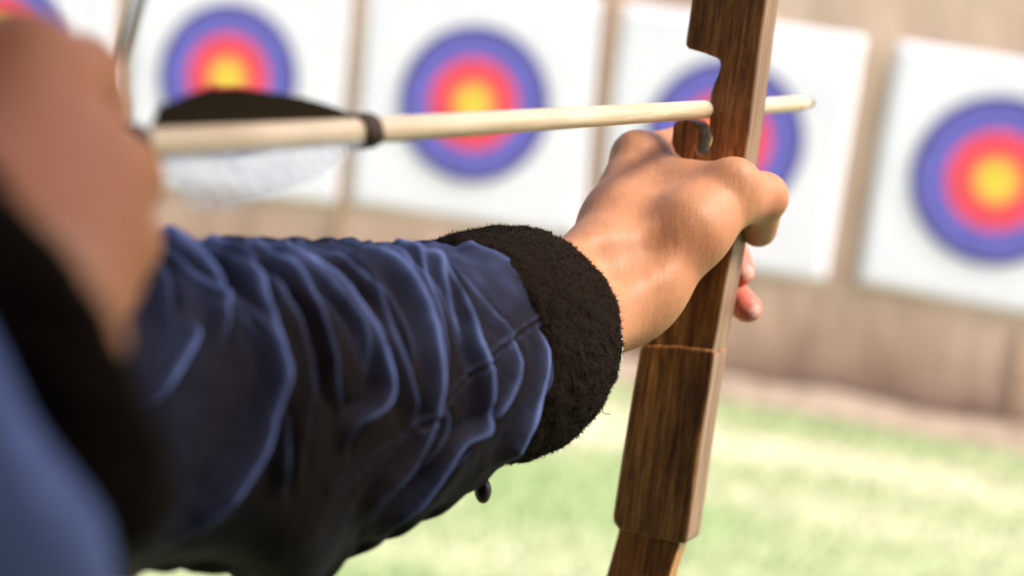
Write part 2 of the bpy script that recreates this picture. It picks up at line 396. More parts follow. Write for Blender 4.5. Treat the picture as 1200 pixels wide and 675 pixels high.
# ------------------------------------------------------------------ targets
def wpt(x, y, off=0): return ray_plane(x, y, WP+wn*off, wn)
TG = [  # corners (tl, tr, br, bl) and circle centre / radius, in photo pixels
 ((-140, -70), (138, -36), (122, 205), (-160, 180), (-6, 43), 80, 'white paper target cut by the left edge of the picture, mostly behind the drawing hand'),
 ((160, -45), (412, -20), (396, 240), (146, 212), (267, 91), 81, 'white paper target behind the dark and white feathers of the arrow'),
 ((430, -22), (706, -2), (682, 280), (411, 238), (555, 122), 85.5, 'white paper target with its ringed face crossed by the bare arrow shaft'),
 ((731, 4), (1013, 44), (966, 331), (698, 290), (849, 163), 87, 'white paper target directly behind the wooden bow, its rings half hidden by the riser'),
 ((1050, 48), (1330, 92), (1285, 385), (1003, 331), (1168, 212), 93, 'white paper target at the right edge of the picture, clear of bow and arrow'),
]
for (tl, tr, br, bl, c, rad, lab) in TG:
    cw = wpt(*c, off=.048); root = empty('archery_target', Vector(cw)); tag(root, lab, 'archery target', 'paper archery targets on the wall')
    cs = [wpt(*q, off=.038) for q in (bl, br, tr, tl)]
    n = 28; u, v_ = np.meshgrid(np.linspace(0, 1, n), np.linspace(0, 1, n), indexing='ij'); u = u.ravel()[:, None]; v_ = v_.ravel()[:, None]
    # rounded, slightly wavy sheet
    P = (cs[0]*(1-u)+cs[1]*u)*(1-v_)+(cs[3]*(1-u)+cs[2]*u)*v_
    ed = np.maximum(np.abs(u-.5), np.abs(v_-.5))*2
    curl = .001*np.clip(ed-.8, 0, 1)**2*25*(.5+.5*vnoise(P, 2.1)[:, None])
    inner = .0+.0*u
    dd = np.linalg.norm(P-cw, axis=1)[:, None]; k = np.clip((dd-.36)/.12, 0, 1)
    P = P+wn*(curl*k+.003*vnoise(P, 3)[:, None]*k) + wr_*(.012*vnoise(P, 2.6)[:, None]*k*(np.abs(u-.5) > .4)) 
    sh = mesh_np('paper_sheet', P, grid_faces(n, n, False), M_paper, root)
    sm = sh.modifiers.new('thick', 'SOLIDIFY'); sm.thickness = .004
    dep = np.dot(cw-C0, f_); rr = 1.07*rad/FPX*dep/.32      # scale of the disc
    th = np.linspace(0, 2*np.pi, 96, endpoint=False); D = cw+.32*(np.cos(th)[:, None]*wr_+np.sin(th)[:, None]*UP)
    d0 = np.array([[0, 0, 0]]); ring = .32*np.stack([np.cos(th), np.sin(th), 0*th], 1)
    me = bpy.data.meshes.new('ring_face'); bm = bmesh.new(); vs = [bm.verts.new(q) for q in ring]; bm.faces.new(vs)
    ex = bmesh.ops.extrude_face_region(bm, geom=bm.faces[:]); bmesh.ops.translate(bm, vec=(0, 0, .003), verts=[q for q in ex['geom'] if isinstance(q, bmesh.types.BMVert)])
    bmesh.ops.recalc_face_normals(bm, faces=bm.faces[:]); bm.to_mesh(me); bm.free()
    fo = link('ring_face', me, M_face, root, False)
    Mx = Matrix((tuple(wr_)+(0,), tuple(UP)+(0,), tuple(wn)+(0,), (0, 0, 0, 1))).transposed(); fo.matrix_local = Mx @ Matrix.Scale(rr, 4)
    fo.location = (0, 0, 0)

# battens between the sheets and the end post
for (x0, y0, x1, y1, wd, lab) in [(722, -20, 672, 430, .045, 'tan wooden batten on the wall left of the bow, between two targets'), (425, -20, 390, 330, .04, 'tan wooden batten on the wall above the arrow binding'),
                             (1200, 385, 1186, 490, .03, 'short pale stake leaning on the wall under the rightmost target')]:
    a_, b_ = wpt(x0, y0, .035), wpt(x1, y1, .035); d = (a_-b_); L = np.linalg.norm(d); d /= L; s_ = np.cross(d, wn)
    V, F = box_np((a_+b_)/2, (s_, wn, d), (wd/2, .012, L/2)); o = mesh_np('batten', V, F, M_batten, None, False); bevel_obj(o, .004); tag(o, lab, 'batten')

# ------------------------------------------------------------------ arrow and bow
AZ0, AZ1 = .62, 1.094
pA = px(430, 153, .62); pB = px(830, 128, .93); adir_c = (pB-pA)/(pB[2]-pA[2])     # per unit depth
def arr(z): return cam2w(pA+adir_c*(z-.62))
AD = arr(1.0)-arr(.5); AD /= np.linalg.norm(AD)
AH = AD-UP*AD[2]; AH /= np.linalg.norm(AH); AR = np.cross(AH, UP)      # arrow heading, its right-hand side
AUP = np.cross(AR, AD); AUP /= np.linalg.norm(AUP)
nockz = .492
aroot = empty('arrow', Vector(arr(.8))); tag(aroot, 'pale wooden arrow lying on the bow shelf, one dark and two white feathers', 'arrow')
pts = np.array([arr(z) for z in np.linspace(nockz+.006, 1.066, 60)])
V, F = tube(pts, .00425*np.ones(60), 32); shaft = mesh_np('shaft', V, F, M_shaft, aroot)
zz = np.linspace(1.0665, 1.094, 12); pts = np.array([arr(z) for z in zz]); rr = .0044-.0018*((zz-1.0665)/.0275)**1.4
V, F = tube(pts, rr, 28); point = mesh_np('point', V, F, M_shaft, aroot)
pts = np.array([arr(z) for z in np.linspace(1.0850, 1.1000, 8)]); V, F = tube(pts, [.0026, .0034, .0033, .0030, .0026, .0021, .0014, .0005], 18); mesh_np('tip', V, F, M_point, aroot)
pts = np.array([arr(z) for z in np.linspace(nockz-.006, nockz+.007, 8)]); V, F = tube(pts, [.003, .0036, .0042, .0045, .0045, .0044, .0044, .0044], 20); mesh_np('nock', V, F, M_nock, aroot)
# thread bindings at both ends of the feathers: turns of thread
def in_axes(o, X, Y, Z):               # rebuild a child's mesh in its own axes so grain runs along it
    M = np.stack([X, Y, Z], 1); n = len(o.data.vertices); v = np.empty(n*3, np.float32); o.data.vertices.foreach_get('co', v)
    o.data.vertices.foreach_set('co', (v.reshape(-1, 3)@M).astype(np.float32).ravel()); o.data.update()
    o.matrix_local = Matrix([list(r)+[0] for r in M]+[[0, 0, 0, 1]])
in_axes(shaft, AR, AD, AUP); in_axes(point, AR, AD, AUP)
def binding(z0, z1, turns):
    n = turns*16; tt = np.linspace(0, 1, n); zz = z0+(z1-z0)*tt; c = np.array([arr(z) for z in zz]); ph = tt*turns*2*np.pi
    P = c+.0050*(np.cos(ph)[:, None]*AR+np.sin(ph)[:, None]*AUP); return tube(P, .00075*np.ones(n), 6)
V, F = binding(.6125, .6215, 7); mesh_np('thread_binding', V, F, M_thread, aroot)
V, F = binding(.502, .506, 4); mesh_np('thread_binding', V, F, M_thread, aroot)
# a frayed tail of the thread
P = spline([arr(.616)-AUP*.005, arr(.615)-AUP*.010+AR*.002, arr(.611)-AUP*.016+AR*.001, arr(.612)-AUP*.021, arr(.617)-AUP*.024], 24); 
def feather(angle, m, hprof, curl=.0):
    n, k = 90, 14; zz = np.linspace(.512, .612, n); c = np.array([arr(z) for z in zz]); out = math.cos(angle)*AUP+math.sin(angle)*AR; side = np.cross(AD, out)
    s = np.linspace(0, 1, n); H = np.interp(s, *hprof)*.001
    H = H*(1+.02*rng.normal(size=n)) 
    q = np.linspace(0, 1, k); P = c[:, None]+out*(.0040+H[:, None]*q[None, :])[..., None]+side*((curl*q[None, :]**2*H[:, None])[..., None])-AD*((q[None, :]*H[:, None]*.35)[..., None])
    V1 = (P+side*.0004*(1.3-q[None, :, None])).reshape(-1, 3); V2 = (P-side*.0004*(1.3-q[None, :, None])).reshape(-1, 3); Fg = grid_faces(n, k, False)
    o = mesh_np('feather', np.vstack([V1, V2]), np.vstack([Fg, Fg[:, ::-1]+n*k]), m, aroot)
    q_ = np.array([arr(z)+out*.0045 for z in zz]); V, F = tube(q_, .0007*np.ones(n), 8); mesh_np('quill', V, F, m, o); return o
f1 = feather(R(-4), M_feather_d, ([0, .04, .25, .42, .7, .9, 1], [1, 6, 10.5, 10, 7, 3.5, 1]), .2); f1['label'] = 'dark brown upper feather'
f2 = feather(R(128), M_feather_w, ([0, .04, .2, .5, .8, 1], [4, 15, 17, 14, 8, 1]), .25)
f3 = feather(R(232), M_feather_w, ([0, .04, .2, .5, .8, 1], [4, 15, 17, 14, 8, 1]), .25)

BZ = .925; BP = pw(835, 190, BZ)          # a point on the belly face of the riser
def bpt(x, y, off=0): return ray_plane(x, y, BP-AH*off, AH)
broot = empty('wooden_bow', Vector(BP)); tag(broot, 'dark brown wooden recurve bow gripped by the near hand', 'bow')
def plate(name, outline, depth, off, m, bev, seg=3, smooth_pts=None):
    P = [bpt(x, y, off) for x, y in outline]; bl = root_loc(broot)
    me = bpy.data.meshes.new(name); bm = bmesh.new(); vs = [bm.verts.new(p-bl) for p in P]; fc = bm.faces.new(vs)
    ex = bmesh.ops.extrude_face_region(bm, geom=[fc]); nv = [q for q in ex['geom'] if isinstance(q, bmesh.types.BMVert)]
    bmesh.ops.translate(bm, vec=Vector(AH*depth), verts=nv); bmesh.ops.recalc_face_normals(bm, faces=bm.faces[:])
    bm.to_mesh(me); bm.free(); o = link(name, me, m, broot); me.materials.append(M_side)
    for p in me.polygons:
        if abs(p.normal.z) < .5 and p.normal.dot(Vector(AR)) > .8 and p.center.dot(Vector(AR)) > .005 and m is M_riser: p.material_index = 1
    bevel_obj(o, bev, seg, 50)
    wn_ = o.modifiers.new('wn', 'WEIGHTED_NORMAL'); return o
upper = [(814, -60), (810, 0), (803, 48), (803, 53), (806, 57), (824, 62), (838, 67), (842, 70), (843.5, 76), (841, 86), (836, 97), (832, 110), (831, 130), (830.5, 150),
         (832, 156), (835, 161), (832, 170), (829, 177), (825, 180.5), (819, 179), (816, 174), (818, 168), (820, 161), (819, 153), (816, 146), (811, 141.5), (804, 139.5), (796, 140), (790, 142), (788, 148), (786, 168),
         (790, 178), (800, 187), (808, 192), (812, 205), (808, 235), (799, 270), (786, 315), (770, 350), (756, 385), (751, 420), (833, 430), (842, 385), (852, 330), (858, 300), (864, 262), (870, 225), (872, 200), (879, 152), (887, 89), (893, 40), (899, 0), (906, -60)]
plate('riser', upper, .021, 0, M_riser, .0016)
lower = [(753, 403), (749, 408), (741, 453), (730, 520), (720, 584), (717, 604), (718, 613), (724, 621), (765, 631), (800, 638), (805, 636), (807, 625), (815, 570), (826, 490), (836, 428), (838, 414), (834, 409), (795, 404)]
plate('grip_block', lower, .0206, .0013, M_riser, .0028, 4)
limb = [(728, 600), (724, 624), (710, 675), (690, 760), (770, 775), (785, 675), (796, 640), (803, 605)]
plate('limb_root', limb, .013, -.004, M_limb, .0012)
limbu = [(806, -160), (812, -50), (908, -50), (920, -160)]
plate('riser_top', limbu, .019, -.0012, M_riser, .0015)
# limbs beyond the frame, bent back by the draw
def limb_path(sgn, start):
    s = np.linspace(0, 1, 40); up = .62*s; back = -.02-.20*s**2+.03*np.clip(s-.8, 0, 1)*5*s
    return start+sgn*UP*up[:, None]+AH*back[:, None]
def limb_mesh(name, path, w0, w1, t0, t1):
    n = len(path); T = np.gradient(path, axis=0); T /= np.linalg.norm(T, axis=1)[:, None]; Nn = np.cross(T, AR)
    ww = np.linspace(w0, w1, n)/2; tt = np.linspace(t0, t1, n)/2; prof = []
    for a in np.linspace(0, 2*np.pi, 20, endpoint=False):
        ca, sa = math.cos(a), math.sin(a); prof.append((math.copysign(abs(ca)**.4, ca), math.copysign(abs(sa)**.4, sa)))
    V = np.array([[path[i]+AR*ww[i]*c+Nn[i]*tt[i]*s for c, s in prof] for i in range(n)]).reshape(-1, 3)
    cap0 = np.arange(20)[None, ::-1]; cap1 = (n-1)*20+np.arange(20)[None, :]
    return mesh_np(name, V, [grid_faces(n, 20), cap0, cap1], M_limb, broot)
lc = bpt(738, 735, -.012); ucn = bpt(864, -130, -.012)
pl_ = limb_path(-1, lc); pu_ = limb_path(1, ucn)
limb_mesh('limb', pl_, .033, .014, .014, .007); limb_mesh('limb', pu_, .033, .014, .014, .007)
nk = arr(nockz-.004)
for i, tip in enumerate((pu_[-1], pl_[-1])):
    P = np.array([nk+(tip-AH*.006-nk)*s for s in np.linspace(0, 1, 20)]); V, F = tube(P, .0011*np.ones(20), 10); mesh_np('bowstring', V, F, M_string, broot)

# ------------------------------------------------------------------ the archer
bodyroot = empty('person', Vector(cam2w([-.36, 1.30, .25])*np.array([1, 1, 0])))
tag(bodyroot, 'archer in navy jacket with black fleece cuffs drawing the arrow', 'person')
I3 = np.eye(3)
# bow hand
W1, W2 = px(703, 320, .880), px(720, 354, .878)
E1 = px(270, 470, .66)
iM, mM, rM, pM = px(748, 186, .948), px(733, 222, .972), px(722, 256, .978), px(716, 288, .968)
tM = px(856, 227, .899)
hand = [
 (W1, px(560, 405, .80), .0195, .026, .01), (W2, px(580, 430, .80), .0188, .026, .012),
 (W1, px(727, 262, .905), .0195, .0175, .012), (px(727, 262, .905), iM, .0165, .0122, .010),
 (px(720, 345, .90), mM, .018, .012, .010), (px(715, 350, .905), rM, .017, .012, .010), (px(720, 365, .905), pM, .016, .0115, .010),
 (W2, px(756, 337, .880), .0180, .0160, .014), (px(745, 345, .882), px(810, 268, .888), .0172, .0165, .012), (px(810, 268, .888), tM, .0168, .0140, .010),
 (px(745, 320, .895), px(800, 235, .918), .019, .0150, .014), (px(768, 208, .944), px(845, 226, .910), .0105, .0115, .012),
 (px(770, 260, .915), px(835, 240, .905), .013, .012, .012),
]
# fingers: chains of joints
fingers = {
 'index': [(iM, .0118), (px(795, 172, .985), .0098), (px(842, 205, .985), .0085), (px(862, 235, .965), .0075)],
 'middle': [(mM, .0118), (px(785, 228, 1.004), .0100), (px(848, 268, .992), .0088), (px(868, 318, .960), .0070)],
 'ring': [(rM, .0115), (px(775, 282, 1.008), .0098), (px(838, 328, .990), .0085), (px(876, 361, .952), .0072)],
 'little': [(pM, .0105), (px(770, 325, .998), .0085), (px(822, 358, .985), .0074), (px(836, 378, .972), .0062)],
}
thumb = [(tM, .0138), (px(890, 232, .918), .0117), (px(889, 268, .938), .0088)]
fn_h = sdf_list(hand)
def chain(P, ch, k=.0025):
    D = None
    for (a, ra), (b_, rb) in zip(ch[:-1], ch[1:]):
        d = d_cap(P, a, b_, ra, rb); D = d if D is None else smin(D, d, k)
    return D
def fn_lefthand(P):
    D = fn_h(P)
    F = None
    for nme, ch in fingers.items():
        d = chain(P, ch); F = d if F is None else smin(F, d, .0012)
    D = smin(D, F, .006)
    D = smin(D, chain(P, thumb, .0022), .0045)
    # knuckle bumps, tendon and hollow relief
    D = smin(D, d_cap(P, px(744, 176, .940), px(748, 180, .941), .0072, .0070), .008)
    D = smin(D, d_cap(P, px(862, 207, .893), px(866, 209, .894), .0068, .0066), .009)
    D = smin(D, d_cap(P, px(902, 226, .915), px(904, 232, .916), .0062, .006), .007)
    # the hollow at the wrist between the thumb tendons (smooth subtraction)
    hol = d_cap(P, px(722, 300, .853), px(760, 290, .862), .0095, .006); h = -hol; k = .012; q = np.clip(.5-.5*(D-h)/k, 0, 1); D = D*(1-q)+h*q+k*q*(1-q)
    return D
V1, F1 = surf_nets(fn_lefthand, px(540, 120, .99)*np.array([1, 1, 0])+np.array([0, 0, .77]), px(960, 470, .99)*np.array([1, 1, 0])+np.array([0, 0, 1.03]), .0013)
rosy = np.zeros(len(V1)); nail = np.zeros(len(V1))
for tip, r_ in ((fingers['middle'], .016), (fingers['ring'], .017), (fingers['little'], .015)):
    rosy = np.maximum(rosy, np.clip(1-(np.linalg.norm(V1-tip[-1][0], axis=1)-.006)/(r_+.006), 0, 1))
rosy = np.maximum(rosy, .35*np.clip(1-np.linalg.norm(V1-px(886, 225, .91), axis=1)/.02, 0, 1))
for c in (px(880, 322, .953), px(889, 367, .944)):
    nail = np.maximum(nail, np.clip((.0050-np.linalg.norm(V1-c, axis=1))/.0010, 0, 1))
# drawing hand
RW = px(-30, 385, .358)
dM = [px(26, 88, .405), px(74, 180, .415), px(98, 252, .412), px(90, 318, .402)]
dP = [px(92, 90, .455), px(140, 208, .462), px(138, 285, .456), px(118, 335, .440)]
dD = [px(108, 128, .497), px(118, 206, .503), px(112, 270, .498), px(90, 330, .470)]
dT = [px(72, 140, .487), px(76, 210, .492), px(72, 272, .487), px(50, 325, .462)]
rh = [(RW, RW+(np.array([-.25, .12, .27])-RW)*.35, .020, .028, .012), (RW, dM[0], .019, .0125, .012), (RW, dM[1], .019, .0125, .012), (RW, dM[2], .019, .0120, .012), (RW, dM[3], .018, .0115, .012),
      (px(-40, 280, .37), px(70, 230, .40), .018, .012, .012)]
fn_r = sdf_list(rh)
def fn_righthand(P):
    D = fn_r(P); F = None
    for i in range(4):
        rr_ = (.0105, .0108, .0103, .0090)[i]
        d = chain(P, [(dM[i], rr_*1.12), (dP[i], rr_*.92), (dD[i], rr_*.82), (dT[i], rr_*.72)]); F = d if F is None else smin(F, d, .0012)
    D = smin(D, F, .006)
    D = smin(D, chain(P, [(px(-30, 330, .36), .014), (px(-30, 210, .41), .0125), (px(10, 190, .45), .0105), (px(40, 215, .475), .0085)]), .004)
    return D
allp = np.array([p for p in dM+dP+dD+dT]+[RW, RW+(np.array([-.25, .12, .27])-RW)*.35])
V2, F2 = surf_nets(fn_righthand, allp.min(0)-.04, allp.max(0)+.035, .0018)
# rest of the body, in camera axes aligned with gravity: world-up vector in camera axes
def g2c(x, y, z): return CW.T @ (np.array([x, y, z])-C0)       # world point -> camera axes
def w_(p): return cam2w(p)
ls = np.array([-.27, .43, 1.33]); rs = np.array([-.43, .09, 1.36])           # shoulders (world)
le = w_(E1); lw_w = w_(px(600, 402, .82))
RE = cam2w([-.25, .12, .27]); rw_w = w_(RW)
pelv = np.array([-.38, .25, .92]); nbk = np.array([-.36, .25, 1.42]); hd = np.array([-.345, .29, 1.60])
bd = [(lw_w, le, .028, .038, .01), (le, ls, .038, .05, .02), (rw_w, RE, .028, .036, .01), (RE, rs, .038, .05, .02),
      (ls, rs, .06, .06, .05), ((ls+rs)/2-UP*.08, pelv+UP*.1, .12, .115, .06), (pelv+UP*.08, pelv, .12, .13, .06),
      (pelv+np.array([.03, .1, 0]), pelv+np.array([.06, .17, -.42]), .085, .055, .04), (pelv+np.array([-.03, -.1, 0]), pelv+np.array([-.02, -.17, -.42]), .085, .055, .04),
      (pelv+np.array([.06, .17, -.42]), pelv+np.array([.07, .2, -.83]), .055, .035, .02), (pelv+np.array([-.02, -.17, -.42]), pelv+np.array([-.03, -.2, -.83]), .055, .035, .02),
      (pelv+np.array([.07, .2, -.86]), pelv+np.array([.18, .25, -.88]), .034, .028, .02), (pelv+np.array([-.03, -.2, -.86]), pelv+np.array([.1, -.2, -.88]), .034, .028, .02),
      (nbk-UP*.05, hd-UP*.06, .058, .052, .03), ('e', hd, I3, (.074, .092, .112), .02), (hd+np.array([.005, .05, -.085]), hd+np.array([.005, .06, -.09]), .028, .024, .03),
      (hd+np.array([0, .088, .005]), hd+np.array([0, .112, -.03]), .007, .013, .012), (hd+np.array([-.018, .094, -.062]), hd+np.array([.018, .094, -.062]), .007, .007, .006),
      (hd+np.array([-.078, .0, -.02]), hd+np.array([-.082, -.008, .015]), .010, .014, .006), (hd+np.array([.078, .0, -.02]), hd+np.array([.082, -.008, .015]), .010, .014, .006),
      (hd+np.array([-.04, .078, .03]), hd+np.array([.04, .078, .03]), .014, .014, .02)]
V3, F3 = surf_nets(sdf_list(bd), (-.68, -.2, -.02), (.12, .75, 1.78), .009)
Vb = np.vstack([w_(V1), w_(V2), V3]); Fb = np.vstack([F1, F2+len(V1), F3+len(V1)+len(V2)])
body = mesh_np('body', Vb, Fb, M_skin, bodyroot)
z3 = np.zeros(len(V2)+len(V3)); attr(body, 'rosy', np.concatenate([rosy, 0*V2[:, 0], np.zeros(len(V3))])); attr(body, 'warm_shade', np.concatenate([0*rosy, .7+0*V2[:, 0], np.zeros(len(V3))])); attr(body, 'nail', np.concatenate([nail, z3]))
sm = body.modifiers.new('smooth', 'CORRECTIVE_SMOOTH') if False else body.modifiers.new('smooth', 'SMOOTH'); sm.factor = .5; sm.iterations = 3
for s in (-1, 1):
    e = [(hd+np.array([s*.032, .076, .008]), hd+np.array([s*.032, .0761, .008]), .013, .013, .001)]
    V, F = surf_nets(sdf_list(e), hd+np.array([s*.032-.02, .055, -.012]), hd+np.array([s*.032+.02, .097, .028]), .002); mesh_np('eye', V, F, M_eye, bodyroot)
hr = [('e', hd+np.array([0, -.022, .022]), I3, (.086, .098, .112), .02), (hd+np.array([0, -.07, -.02]), hd+np.array([0, -.085, -.13]), .06, .045, .03)]
V, F = surf_nets(sdf_list(hr), hd-.25, hd+.16, .006); V = V+0*V; mesh_np('hair', V, F, M_hair, bodyroot)
# jacket body, trousers, shoes
jr = [(ls, rs, .078, .078, .05), ((ls+rs)/2-UP*.08, pelv+UP*.02, .145, .15, .06), (ls, le+.35*(ls-le), .068, .056, .03), (rs, RE+.25*(rs-RE), .068, .055, .03), (nbk-UP*.06, nbk-UP*.02, .072, .066, .03)]
V, F = surf_nets(sdf_list(jr), (-.72, -.25, .70), (.12, .75, 1.6), .008); jacket = mesh_np('jacket', V+.004*np.stack([vnoise(V, 14), vnoise(V+7, 14), vnoise(V+3, 14)], 1), F, M_cloth, bodyroot)
attr(jacket, 'cloth_light', .25*np.ones(len(V)))
tr_ = [(pelv+UP*.06, pelv-UP*.03, .14, .15, .05)]+[(pelv+np.array([sx*.03, sx*.1, -.02]), pelv+np.array([.02+sx*.04, sx*.17, -.42]), .10, .075, .03) for sx in (-1, 1)]+[(pelv+np.array([.02+sx*.04, sx*.17, -.42]), pelv+np.array([.02+sx*.05, sx*.2, -.82]), .075, .06, .02) for sx in (-1, 1)]
V, F = surf_nets(sdf_list(tr_), (-.68, -.2, .0), (.0, .75, 1.15), .01); mesh_np('trousers', V, F, M_trouser, bodyroot)
for sx in (-1, 1):
    q = pelv+np.array([.02+sx*.05, sx*.2, -.865]); e = [(q, q+np.array([.16, .03*sx, -.012]), .055, .042, .02)]
    V, F = surf_nets(sdf_list(e), q-.09, q+np.array([.24, .1, .09]), .005); V[:, 2] = np.maximum(V[:, 2], .004); mesh_np('shoe', V, F, M_shoe, bodyroot)

# --- bow-arm sleeve: a real tube with modelled creases
ST = np.array([  # px x, px y, depth, radius across, radius up-down
 [-190, 505, .50, .058, .060], [-40, 492, .560, .054, .0545], [100, 476, .603, .0525, .0515], [200, 474, .635, .0520, .0510], [290, 472, .668, .0520, .0540], [367, 462, .700, .0515, .0545],
 [430, 450, .727, .0495, .0525], [490, 432, .756, .0465, .0478], [530, 416, .778, .0435, .0435], [549, 410, .788, .0415, .0415]])
nu, nv = 760, 520
S = spline(np.column_stack([np.array([px(*r_[:3]) for r_ in ST]), ST[:, 3:]]), nu)
Cx, Ra, Rb = S[:, :3], S[:, 3], S[:, 4]
T = np.gradient(Cx, axis=0); T /= np.linalg.norm(T, axis=1)[:, None]
Yd = np.array([0, 1., 0]); e2 = Yd-T*(T@Yd)[:, None]; e2 /= np.linalg.norm(e2, axis=1)[:, None]; e1 = np.cross(e2, T)
th = np.linspace(0, 2*np.pi, nv, endpoint=False); ct, st = np.cos(th)[None, :, None], np.sin(th)[None, :, None]
Nr = ct*e1[:, None]+st*e2[:, None]
P0 = Cx[:, None]+Ra[:, None, None]*ct*e1[:, None]+Rb[:, None, None]*st*e2[:, None]
sl = np.linspace(0, 1, nu)[:, None]*np.ones((1, nv)); TH = np.ones((nu, 1))*th[None, :]
disp = np.zeros((nu, nv)); cloth_light = np.zeros((nu, nv))
# broad drape, and the slack cloth hanging below the elbow
disp += .0022*vnoise(P0, 28)+.0010*vnoise(P0, 60)
qx, qy = proj(P0); facing = -np.einsum('ijk,ijk->ij', Nr, P0/np.linalg.norm(P0, axis=2)[..., None])
disp += .015*np.exp(-((qx-340)/52)**2)*np.clip(st[..., 0], 0, 1)**3
fw = np.clip((facing+.05)/.2, 0, 1); fw = fw*fw*(3-2*fw); fww = np.clip((facing+.25)/.3, 0, 1)
def Z(pl): return [(100+x/1.666, 270+y/1.666) for x, y in pl]
ridges = [
 (Z([(160, 40), (215, 75), (250, 120), (264, 175), (268, 240)]), 1.0, 10, .9),
 (Z([(222, 185), (190, 240), (150, 300), (85, 370)]), .9, 9, .8),
 (Z([(235, 35), (300, 85), (340, 170), (362, 255), (352, 345), (310, 440), (215, 555), (150, 610)]), 1.3, 9, .95),
 (Z([(362, 250), (376, 330), (378, 420), (372, 520)]), .6, 9, .4),
 (Z([(300, 50), (350, 60), (400, 105), (440, 170), (468, 265), (505, 362)]), 1.3, 7, 1.0),
 (Z([(290, 70), (350, 110), (405, 170), (430, 240), (432, 330), (405, 480)]), .7, 8, .35),
 (Z([(350, 38), (450, 78), (512, 140), (552, 220), (572, 300), (556, 345), (512, 380), (500, 440)]), 1.3, 7, .95),
 (Z([(440, 42), (530, 85), (566, 150), (600, 240), (628, 335), (640, 400)]), .8, 9, .45),
 (Z([(530, 38), (600, 85), (650, 160), (675, 250), (673, 330), (640, 430), (570, 520), (505, 610)]), 1.1, 7, .8),
 (Z([(620, 35), (690, 75), (730, 140), (752, 210), (772, 285), (765, 375), (720, 420), (650, 520), (540, 620)]), 1.1, 6, .85),
 (Z([(700, 60), (750, 110), (800, 170), (850, 215)]), .5, 8, .35),
 (Z([(750, 30), (830, 70), (885, 130), (905, 165)]), .6, 6, .35),
 (Z([(830, 205), (826, 265), (800, 340), (735, 430), (660, 520), (560, 610)]), 1.0, 6, .7),
 (Z([(884, 185), (890, 250), (868, 330), (835, 400), (800, 460)]), 1.1, 5, .8),
 (Z([(903, 200), (898, 290), (850, 390)]), .8, 4, .6),
 (Z([(700, 340), (690, 400), (640, 480)]), .6, 6, .4),
 (Z([(60, 50), (130, 100), (160, 200)]), .8, 12, .4),
]
rc = np.random.default_rng(21)
for x0 in np.arange(150, 500, 19):
    x0 = x0+rc.uniform(-5, 5); w_r = np.clip((640-x0)/330, .35, 1.0); jx = rc.normal(0, 3, 7); a_, b_ = rc.choice([(0, .45), (.05, .55), (.0, .38), (.12, .6), (0, .5), (.08, .42)], 1)[0]
    full = spline(np.array([(x0, 284), (x0+62*w_r, 318), (x0+112*w_r, 375), (x0+132*w_r, 440), (x0+112*w_r, 505), (x0+62*w_r, 570), (x0-10*w_r, 640)])+np.column_stack([jx, jx*0]), 60)
    seg_ = full[int(a_*59):int(b_*59)+1:5]
    if len(seg_) >= 4: ridges.append(([tuple(q) for q in seg_], rc.uniform(.14, .32), rc.uniform(3.2, 5.0), rc.uniform(.35, .7)*(1 if a_ < .4 else .55)))
def dist_poly(pl):
    pl = spline(pl, 44); best = np.full(qx.shape, 1e9); tb = np.zeros(qx.shape); sd_ = np.zeros(qx.shape)
    m0 = (facing > -.35)&(qx > pl[:, 0].min()-60)&(qx < pl[:, 0].max()+60)&(qy > pl[:, 1].min()-60)&(qy < pl[:, 1].max()+60)
    X, Y = qx[m0], qy[m0]; B = np.full(X.shape, 1e9); Tt = np.zeros(X.shape); Sg = np.zeros(X.shape)
    for i in range(len(pl)-1):
        a, b_ = pl[i], pl[i+1]; ab = b_-a; L2 = ab@ab
        t_ = np.clip(((X-a[0])*ab[0]+(Y-a[1])*ab[1])/L2, 0, 1); dx = X-a[0]-t_*ab[0]; dy = Y-a[1]-t_*ab[1]; d = np.hypot(dx, dy); m = d < B
        B = np.where(m, d, B); Tt = np.where(m, (i+t_)/(len(pl)-1), Tt); Sg = np.where(m, np.sign(ab[0]*dy-ab[1]*dx), Sg)
    best[m0] = B; tb[m0] = Tt; sd_[m0] = Sg
    return best, tb, sd_
valley_shade = np.ones((nu, nv))
for pl, h_, wd, wv_ in ridges:
    if pl[0][1] < 318: pl = [(pl[0][0]-16, pl[0][1]-16)]+list(pl)
    wd = wd*.72; d, tb, sg = dist_poly(pl); tap = np.clip((1-tb)/.18, 0, 1)*np.clip(.35+tb/.12, 0, 1)
    x = d*np.where(sg < 0, 1.0, -1.0)              # positive towards the hem
    prof = np.where(x < 0, np.exp(-(np.abs(x)/(wd*1.6))**1.4), np.exp(-(x/(wd*.5))**2))-.75*np.exp(-((x-wd*1.5)/(wd*.9))**2)-.35*np.exp(-((x+wd*2.6)/(wd*1.2))**2)
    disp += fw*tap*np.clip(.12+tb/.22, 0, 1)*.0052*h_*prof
    valley_shade *= 1-np.clip(1.5*h_, 0, .85)*tap*fww*np.exp(-((x-wd*2.0)/(wd*1.35))**2)*(x > 0)  # shade painted into the colour beside each crest
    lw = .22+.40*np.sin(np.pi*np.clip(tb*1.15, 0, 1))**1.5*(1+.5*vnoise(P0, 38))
    cloth_light += fww*tap*wv_*(.85*np.exp(-(x/(wd*lw*.85))**2)+.34*np.where(x < 0, np.exp(-np.abs(x)/(wd*(.9+1.6*lw))), np.exp(-(x/(wd*.45))**2)))*(1+.45*vnoise(P0, 55)+.25*vnoise(P0, 160))  # highlight along each fold crest, painted into the cloth colour
crest_light = cloth_light*(.25+.75*valley_shade)
cloth_light = crest_light
# folds continuing round the far side
back = 1-fw; disp += back*.0030*np.sin(sl*95+2.2*np.sin(TH)+1.5*vnoise(P0, 20))*np.clip(1.2-sl*.3, 0, 1)
